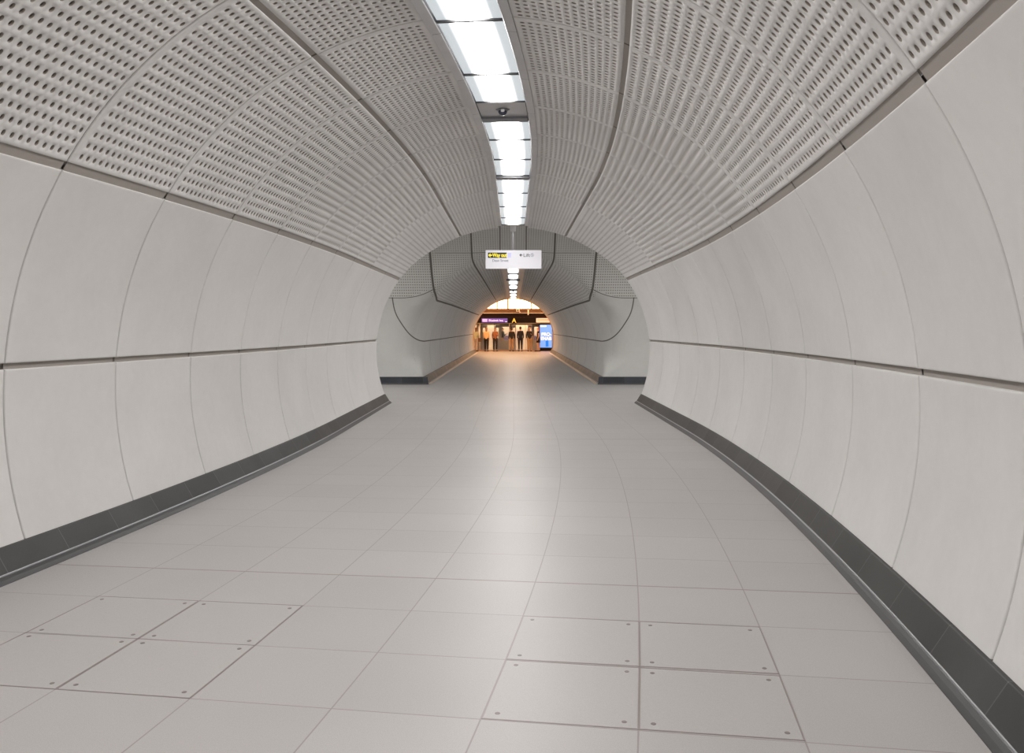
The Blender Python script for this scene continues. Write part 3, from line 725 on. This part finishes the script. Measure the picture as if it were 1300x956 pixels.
# beam + fascia
o = MB().box(-12, 12, 57.9, 59.3, pz(397), pz(391.8), .01).build('beam', M['brown']); struct(o, 'brown beam above the platform screen doors'); o.name = 'trim_7'
o = MB().box(-12, 12, 57.86, 57.9, pz(397.9), pz(397.1)).build('trim_8', M['post']); struct(o, 'thin pale line under the brown beam')
r = empty('platform_screen', (0, YS, 0)); tag(r, 'long glass platform screen with dark fascia at the end of the tunnel', 'platform screen')
MB().box(-12, 12, .02, .3, pz(402.6), pz(397.9)).build('fascia', mat('fascia_upper', (.016, .007, .005), .6, spec=.2), r)
MB().box(-12, 12, -.05, .3, pz(410), pz(402.7), .006).build('fascia', M['dark'], r)
MB().box(-12, 12, -.07, .3, pz(411.2), pz(410), .004).build('header_rail', mat('header_rail', (.24, .22, .17), .4), r)
MB().box(-12, 12, -.08, .3, 0, .075, .004).build('threshold', mat('threshold', (.62, .42, .28), .4, .4), r)
posts = [589, 609.2, 627.6, 646.6, 684.6, 701.6, 720]
for k, px in enumerate(posts):
    w = .05 if px in (609.2, 646.6) else .035
    MB().box(pxx(px) - w / 2, pxx(px) + w / 2, -.05, .1, .07, pz(411.2), .005).build('post', M['post'] if px in (609.2, 646.6, 701.6) else M['dark'], r)
gl = bpy.data.materials.new('door_glass'); gl.use_nodes = True; b = gl.node_tree.nodes['Principled BSDF']
b.inputs['Base Color'].default_value = (.9, .95, .95, 1); b.inputs['Transmission Weight'].default_value = 1; b.inputs['Roughness'].default_value = .02; b.inputs['IOR'].default_value = 1.3
for a, b_ in ((589, 609.2), (609.2, 627.6), (627.6, 646.6), (701.6, 720)):
    MB().box(pxx(a) + .03, pxx(b_) - .03, .02, .03, .08, pz(411.4)).build('glass_pane', gl, r)
MB().box(pxx(646.6) + .02, pxx(684.6) - .02, -.03, .12, pz(412.4), pz(411.2)).build('door_header', M['black'], r)
# train behind
r = empty('train', (0, 59.0, 0)); tag(r, 'pale train standing behind the platform screen doors', 'train')
M['train'] = mat('train_body', (.50, .47, .44), .4); M['tint'] = mat('train_inside', (.66, .6, .52), .7)
body = MB(); doors = [(609.6, 646), (648.4, 684)]
spans = [(-12, pxx(586)), (pxx(604), pxx(611.5)), (pxx(634), pxx(649.5)), (pxx(676), pxx(704)), (pxx(722), 12)]
for a, b_ in spans:
    body.box(a, b_, 0, .08, 0, .72, .01).box(a, b_, 0, .08, 1.62, 2.1, .01)
    body.box(a, a + .14, 0, .08, .70, 1.64).box(b_ - .14, b_, 0, .08, .70, 1.64)
body.box(-12, 12, 0, .08, 1.75, 2.6)
body.build('body_side', M['train'], r)
MB().box(-12, 12, 2.3, 2.4, -.02, 2.4).build('interior_wall', M['tint'], r); MB().box(-12, 12, 0, 2.3, -.02, 0.0).build('interior_floor', M['tint'], r)
for a, b_ in ((pxx(611.5), pxx(618)), (pxx(628), pxx(634)), (pxx(649.5), pxx(655)), (pxx(670.5), pxx(676))):
    MB().box(a, b_, .1, .15, .02, .85, .01).box(a, b_, .1, .15, 1.55, 1.74, .01).box(a, a + .05, .1, .15, .83, 1.56).box(b_ - .05, b_, .1, .15, .83, 1.56).build('door_leaf', mat('door_leaf', (.52, .5, .55), .4), r)
MB().box(-8, 8, .9, 1.5, 2.32, 2.36).build('interior_light', mat('train_lamp', (1, 1, 1), .5, emit=(1., .9, .78), estr=4.5), r)
for k, px in enumerate((612, 632, 652, 668, 690)):
    MB().tube((pxx(px), .9, 0), (pxx(px), .9, 2.3), .02, 8).build('grab_pole', mat('grab_yellow', (.75, .6, .3), .4), r, True)
for px in (635.5, 643, 651, 679, 687):
    MB().box(pxx(px) - .18, pxx(px) + .18, 1.8, 2.2, .3, .45, .03).box(pxx(px) - .18, pxx(px) + .18, 2.15, 2.28, .42, 1.0, .04).build('seat', M.setdefault('moq', mat('seat_moquette', (.16, .12, .2), .9)), r, True)

# platform signs / screens
def board(name, x0, x1, y0, y1, m, label, cat, yy=YS - .14):
    r_ = empty(name, (0, yy, 0)); tag(r_, label, cat)
    MB().box(pxx(x0) , pxx(x1), -.02, .02, pz(y1), pz(y0), .006).build('panel', m, r_); return r_
M['purple'] = mat('purple_sign', (.10, .06, .30), .4, emit=(.2, .12, .6), estr=.45)
r = board('line_sign', 611.6, 644.3, 404.2, 409.3, M['purple'], 'long purple sign with white lettering on the dark fascia', 'sign')
M['glowtext'] = mat('white_sign_text', (.9, .9, 1.), .4, emit=(.9, .85, 1.), estr=.9)
text_obj('lettering', 'Elizabeth line', .18, M['glowtext'], r, (pxx(620.6), -.024, pz(408.0)), sx=1.0)
MB().box(pxx(612.6), pxx(618.6), -.026, -.022, pz(408.5), pz(405), .001).build('roundel_bar', mat('pinkish_mark', (.6, .4, .7), .4, emit=(.7, .5, .9), estr=.6), r)
MB().box(pxx(641.6), pxx(643.6), -.026, -.022, pz(408.9), pz(408.1)).build('small_mark', M['glowtext'], r)
M['amber'] = mat('amber_letters', (.9, .5, .05), .4, emit=(1., .55, .08), estr=1.1)
r = empty('platform_sign', (0, YS - .12, 0)); tag(r, 'glowing amber letter A on the dark fascia above the doors', 'sign')
text_obj('letter', 'A', .42, M['amber'], r, (pxx(652.6), -.02, pz(409.6)), extrude=.01, align='CENTER')
MB().box(pxx(649.3), pxx(656.2), -.006, .015, pz(410), pz(403.2)).build('back_plate', M['dark'], r)
r = board('display_sign', 680.6, 704, 404, 409.4, mat('peach_screen', (.8, .5, .36), .4, emit=(1., .6, .42), estr=.75), 'glowing peach coloured board with red lines on the fascia at right', 'board')
for a, b_, z in ((682, 697, 405.4), (682.3, 700, 406.8)):
    MB().box(pxx(a), pxx(b_), -.024, -.02, pz(z + .5), pz(z)).build('text_line', mat('red_text', (.6, .12, .05), .5), r)
r = board('advert_screen', 685.3, 700.6, 412.4, 441.2, mat('blue_screen', (.08, .2, .6), .3, emit=(.22, .42, 1.), estr=.85), 'bright blue advertising screen with white words right of the doors', 'screen')
text_obj('lettering', 'PRO-', .30, M['glowtext'], r, (pxx(687.2), -.03, pz(426.3)), sx=1.0, offset=.006)
text_obj('lettering', 'ENAB', .30, M['glowtext'], r, (pxx(686.4), -.03, pz(431.6)), sx=.95, offset=.006)
MB().box(pxx(686), pxx(693.5), -.03, -.022, pz(415), pz(413)).build('logo_strip', mat('mint_mark', (.6, .9, .8), .4, emit=(.6, .95, .85), estr=.8), r)
MB().box(pxx(692.6), pxx(696.2), -.026, -.0215, pz(440), pz(432.5), .001).build('blue_shape', mat('deep_blue', (.01, .15, .7), .4, emit=(.0, .22, .9), estr=.7), r)
MB().box(pxx(684.9), pxx(701), -.015, .05, .02, pz(411.3)).build('housing', M['dark'], r)
# small things under the vault
r = empty('security_camera', (pxx(657.8), 57.8, pz(397))); tag(r, 'white box camera on the brown beam above the platform', 'security camera')
MB().box(-.13, .10, -.2, .1, .07, .24, .02).build('housing', M['white'], r); MB().lathe((-.02, -.2, .16), [(.05, -.02), (.05, 0)], 16, 'y').build('lens', M['black'], r)
MB().poly([(.06, .0), (.2, .0), (.08, .12)], -.05, .05).build('bracket', M['white'], r)
r = empty('hanging_rod', (pxx(670.2), 57.0, 0)); tag(r, 'thin hanging rod with a pale lower end in front of the brown beam', 'rod')
MB().tube((0, 0, pz(394)), (0, 0, 5.0), .016, 8).build('rod', M['steel_dark'], r, True); MB().tube((0, 0, pz(400.2)), (0, 0, pz(393.5)), .036, 12).build('tip', mat('pale_tip', (.9, .7, .45), .4, emit=(1., .75, .4), estr=.5), r, True)

# ------------------------------------------------------------------ people
SKIN = (.62, .38, .27)
def skinned(name, parent, pts, edges_, radii, m, sub=2, root=0):
    me = bpy.data.meshes.new(name); me.from_pydata(pts, edges_, []); me.materials.append(m)
    o = bpy.data.objects.new(name, me); C.objects.link(o); o.parent = parent
    sk = o.modifiers.new('skin', 'SKIN'); sk.use_smooth_shade = True; lay = me.skin_vertices[0] if me.skin_vertices else None
    if lay is None:
        bm = bmesh.new(); bm.from_mesh(me); bm.verts.layers.skin.verify(); bm.to_mesh(me); bm.free(); lay = me.skin_vertices[0]
    for i, r_ in enumerate(radii):
        lay.data[i].radius = r_ if isinstance(r_, tuple) else (r_, r_); lay.data[i].use_root = (i == root)
    s_ = o.modifiers.new('sub', 'SUBSURF'); s_.levels = 1; s_.render_levels = sub
    return o
mc = {}
def cm(col, nm='cloth'):
    if (nm, col) not in mc: mc[(nm, col)] = mat(nm, col, .8)
    return mc[(nm, col)]
def person(x, y, h, rz, label, top, legs, hair, skirt=None, long_hair=False, shoes=(.03, .025, .02), step=.0, sleeve=True, bare_legs=False, arm='down', skin=SKIN, bag=None):
    k = h / 1.75; r = empty('person', (x, y, 0), rz); tag(r, label, 'person', None)
    def Z(v): return tuple(q * k for q in v)
    hip, sh = .92, 1.42
    L = {'pel': (0, 0, .95), 'waist': (0, .005, 1.10), 'chest': (0, .01, 1.30), 'neck': (0, .0, 1.47), 'head0': (0, -.018, 1.565), 'head1': (0, -.012, 1.635)}
    pts = [L['pel'], L['waist'], L['chest'], L['neck'], L['head0'], L['head1'], (0, -.005, 1.70)]; rad = [(.14, .105), (.115, .085), (.125, .09), (.055, .055), (.062, .078), (.076, .094), (.062, .076)]
    ed = [(0, 1), (1, 2), (2, 3), (3, 4), (4, 5), (5, 6)]
    def add(p, r_, to): pts.append(p); rad.append(r_); ed.append((to, len(pts) - 1)); return len(pts) - 1
    hands = {}
    for s in (-1, 1):
        a = add((s * .165, .01, 1.38), .05, 2); f = -.03
        if arm == 'phone' and s == 1: el = (s * .2, -.03, 1.12); wr = (s * .10, -.24, 1.22)
        elif arm == 'bag' and s == -1: el = (s * .24, .06, 1.14); wr = (s * .17, -.10, 1.05)
        else: el = (s * .205, .03, 1.13); wr = (s * .205, -.04, .90)
        b_ = add(el, .043, a); c_ = add(wr, .028, b_)
        d = Vector(wr) - Vector(el); d.normalize(); hd = Vector(wr) + d * .06; e = add(tuple(hd), (.03, .018), c_); hands[s] = (Vector(wr), d, e, hd)
        st = step * s
        h_ = add((s * .095, 0, .90), (.09, .095), 0); kn = add((s * .10, -.01 - st * .5, .50), .058, h_); an = add((s * .10, .02 - st, .09), .037, kn)
        add((s * .105, -.10 - st, .03), (.04, .025), an)
        for fi in range(4):                          # four fingers and a thumb
            o_ = Vector((0, (fi - 1.5) * .017, 0)); p1 = hd + d * .03 + o_; p2 = p1 + d * (.032 + .006 * (1 - abs(fi - 1.5))) + Vector((-s * .006, -.004, 0)); p3 = p2 + d * .024 + Vector((-s * .012, -.006, 0))
            i1 = add(tuple(p1), .0095, e); i2 = add(tuple(p2), .0085, i1); add(tuple(p3), .007, i2)
        t1 = add(tuple(hd + Vector((0, -.032, .0)) - d * .012), .010, e); add(tuple(hd + Vector((-s * .008, -.046, 0)) + d * .028), .008, t1)
    skinned('body', r, [Z(p) for p in pts], ed, [tuple(q * k for q in v) if isinstance(v, tuple) else v * k for v in rad], cm(skin, 'skin'))
    # face details
    fc = MB(); fc.poly([(-.014 * k, 1.58 * k), (.014 * k, 1.58 * k), (0, 1.635 * k)], -.125 * k, -.09 * k); fc.build('nose', cm(skin, 'skin'), r, True)
    for s in (-1, 1):
        MB().lathe((s * .03 * k, -.103 * k, 1.635 * k), [(.010 * k, -.004), (.010 * k, .004)], 10, 'y').build('eye', M['black'], r)
        MB().box(s * .078 * k - .008, s * .078 * k + .008, -.03 * k, .0, 1.59 * k, 1.645 * k, .003).build('ear', cm(skin, 'skin'), r)
    MB().box(-.024 * k, .024 * k, -.112 * k, -.10 * k, 1.556 * k, 1.566 * k).build('mouth', cm((.4, .14, .12), 'lips'), r)
    hp = [(0, -.01, 1.735), (0, .018, 1.70), (0, .042, 1.63), (0, .048, 1.53)]; hr = [(.068, .070), (.084, .088), (.088, .072), (.064, .045)]
    if long_hair: hp += [(0, .065, 1.40), (0, .075, 1.28)]; hr += [(.08, .035), (.06, .025)]
    skinned('hair', r, [Z(p) for p in hp], [(i, i + 1) for i in range(len(hp) - 1)], [(a * k, b_ * k) for a, b_ in hr], cm(hair, 'hair'), 2)
    tp = [(0, 0, .86), (0, .005, 1.10), (0, .01, 1.29), (0, .005, 1.44)]; tr_ = [(.178, .14), (.155, .122), (.178, .138), (.10, .09)]; te = [(0, 1), (1, 2), (2, 3)]
    def tadd(p, q, to): tp.append(p); tr_.append(q); te.append((to, len(tp) - 1)); return len(tp) - 1
    for s in (-1, 1):
        i0 = 2
        chain = [5 + 0]
        a = tadd((s * .165, .01, 1.38), .078, 2)
        if sleeve:
            w = hands[s][0]; e_ = pts[[i for i, p_ in enumerate(pts) if abs(p_[0] - (s * .2 if (arm == 'phone' and s == 1) else s * .24 if (arm == 'bag' and s == -1) else s * .205)) < 1e-6 and p_[2] > 1.1 and p_[2] < 1.2][0]]
            b_ = tadd(e_, .055, a); tadd(tuple(Vector(e_) + (w - Vector(e_)) * .93), .042, b_)
        else: tadd((s * .205, .02, 1.28), .06, a)
    skinned('top', r, [Z(p) for p in tp], te, [tuple(q * k for q in v) if isinstance(v, tuple) else v * k for v in tr_], cm(top, 'cloth'), 2, 1)
    if skirt:
        zb = skirt[1]; n_ = 24; pf = [(.150, 1.08), (.165, .95), (.18, (.95 + zb) / 2), (.185, zb), (.17, zb)]
        v = []; f = []
        for rr, zz in pf:
            for i in range(n_):
                an = 2 * PI * i / n_; v.append((rr * math.cos(an) * k, rr * .78 * math.sin(an) * k, zz * k))
        for j in range(len(pf) - 1):
            for i in range(n_): f.append((j * n_ + i, j * n_ + (i + 1) % n_, (j + 1) * n_ + (i + 1) % n_, (j + 1) * n_ + i))
        mesh_obj('skirt', v, f, cm(skirt[0], 'cloth'), r)
    if not bare_legs:
        lp = [(0, 0, 1.04), (0, 0, .93)]; lr = [(.158, .12), (.15, .118)]; le = [(0, 1)]
        for s in (-1, 1):
            st = step * s; i = len(lp); lp += [(s * .095, 0, .86), (s * .10, -.01 - st * .5, .50), (s * .10, .02 - st, .10)]; lr += [(.10, .105), (.074, .078), (.058, .06)]; le += [(1, i), (i, i + 1), (i + 1, i + 2)]
        skinned('trousers', r, [Z(p) for p in lp], le, [(a * k, b_ * k) for a, b_ in lr], cm(legs, 'cloth'), 2)
    for s in (-1, 1):
        st = step * s
        MB().box((s * .105 - .045) * k, (s * .105 + .045) * k, (-.19 - st) * k, (.07 - st) * k, 0, .075 * k, .02).build('shoe', cm(shoes, 'shoe'), r, True)
    if bag:
        b_ = MB().box(-.36 * k, -.22 * k, -.12 * k, .16 * k, .70 * k, .98 * k, .03).build('bag', cm(bag, 'bag')); b_.location = (x, y, 0); b_.rotation_euler = (0, 0, rz); b_.name = 'handbag'
        tag(b_, 'brown shoulder bag hanging at the hip of the person in the pale green top', 'bag')
yy = 57.35
gx = lambda px, y_=yy: .009 + (px - PXC) * y_ / FPX
person(gx(604.6), 57.2, 1.58, PI * .9, 'person in a pale green top half hidden by the left edge of the tunnel mouth', (.45, .5, .36), (.42, .36, .34), (.12, .06, .03), long_hair=True, bag=(.16, .08, .05), step=.08)
person(gx(617.6), yy, 1.60, PI * .95, 'person in a cream top and black trousers, leftmost fully visible figure on the platform', (.85, .62, .36), (.02, .022, .022), (.30, .17, .08), long_hair=True, step=.05)
person(gx(628.6), 57.6, 1.58, 0.2, 'person in a rust brown jacket and black trousers left of the middle glass post', (.34, .14, .06), (.025, .02, .02), (.05, .03, .02), step=.06, arm='phone')
person(pxx(637.6), 59.9, 1.60, 1.2, 'dark haired passenger in a black coat seen through the glass inside the train', (.03, .035, .03), (.40, .26, .17), (.02, .018, .016), step=.1, arm='phone')
person(gx(649.6), 57.6, 1.58, PI * 1.05, 'person in a black jacket and tan trousers just right of the middle glass post', (.02, .018, .018), (.48, .30, .17), (.03, .02, .015), step=.05)
person(gx(660.6), yy, 1.64, PI, 'tall person dressed all in black standing in the middle of the doorway', (.012, .012, .018), (.012, .012, .018), (.05, .03, .02))
person(gx(672.2), yy, 1.62, 0.1, 'brown haired person in a black top and golden brown trousers', (.02, .018, .018), (.46, .28, .12), (.20, .10, .05), long_hair=True, arm='phone')
person(gx(683.4), yy, 1.62, PI * 1.5, 'red haired person in a black dress with bare legs beside the blue screen', (.012, .01, .01), None, (.30, .09, .05), skirt=((.012, .01, .01), .62), long_hair=True, bare_legs=True, sleeve=False, shoes=(.05, .02, .015), step=.08)

# ------------------------------------------------------------------ world, camera, view
w = bpy.data.worlds.new('world'); bpy.context.scene.world = w; w.use_nodes = True
w.node_tree.nodes['Background'].inputs[0].default_value = (.5, .5, .5, 1); w.node_tree.nodes['Background'].inputs[1].default_value = .3
cam = bpy.data.cameras.new('camera'); co = bpy.data.objects.new('camera', cam); C.objects.link(co)
co.location = (.009, 0, EYE); co.rotation_euler = (PI / 2, 0, 0)
cam.sensor_fit = 'HORIZONTAL'; cam.sensor_width = 36; cam.lens = 36 * FPX / 1300
cam.shift_x = (650 - PXC) / 1300; cam.shift_y = (PYC - 478) / 1300; cam.clip_end = 200
sc = bpy.context.scene; sc.camera = co
vs = sc.view_settings; vs.view_transform = 'Standard'; vs.look = 'None'; vs.gamma = 1; vs.exposure = 0.14; vs.use_curve_mapping = False
sc.cycles.max_bounces = 10; sc.cycles.diffuse_bounces = 7; sc.cycles.use_denoising = True; sc.cycles.sample_clamp_indirect = 4.0
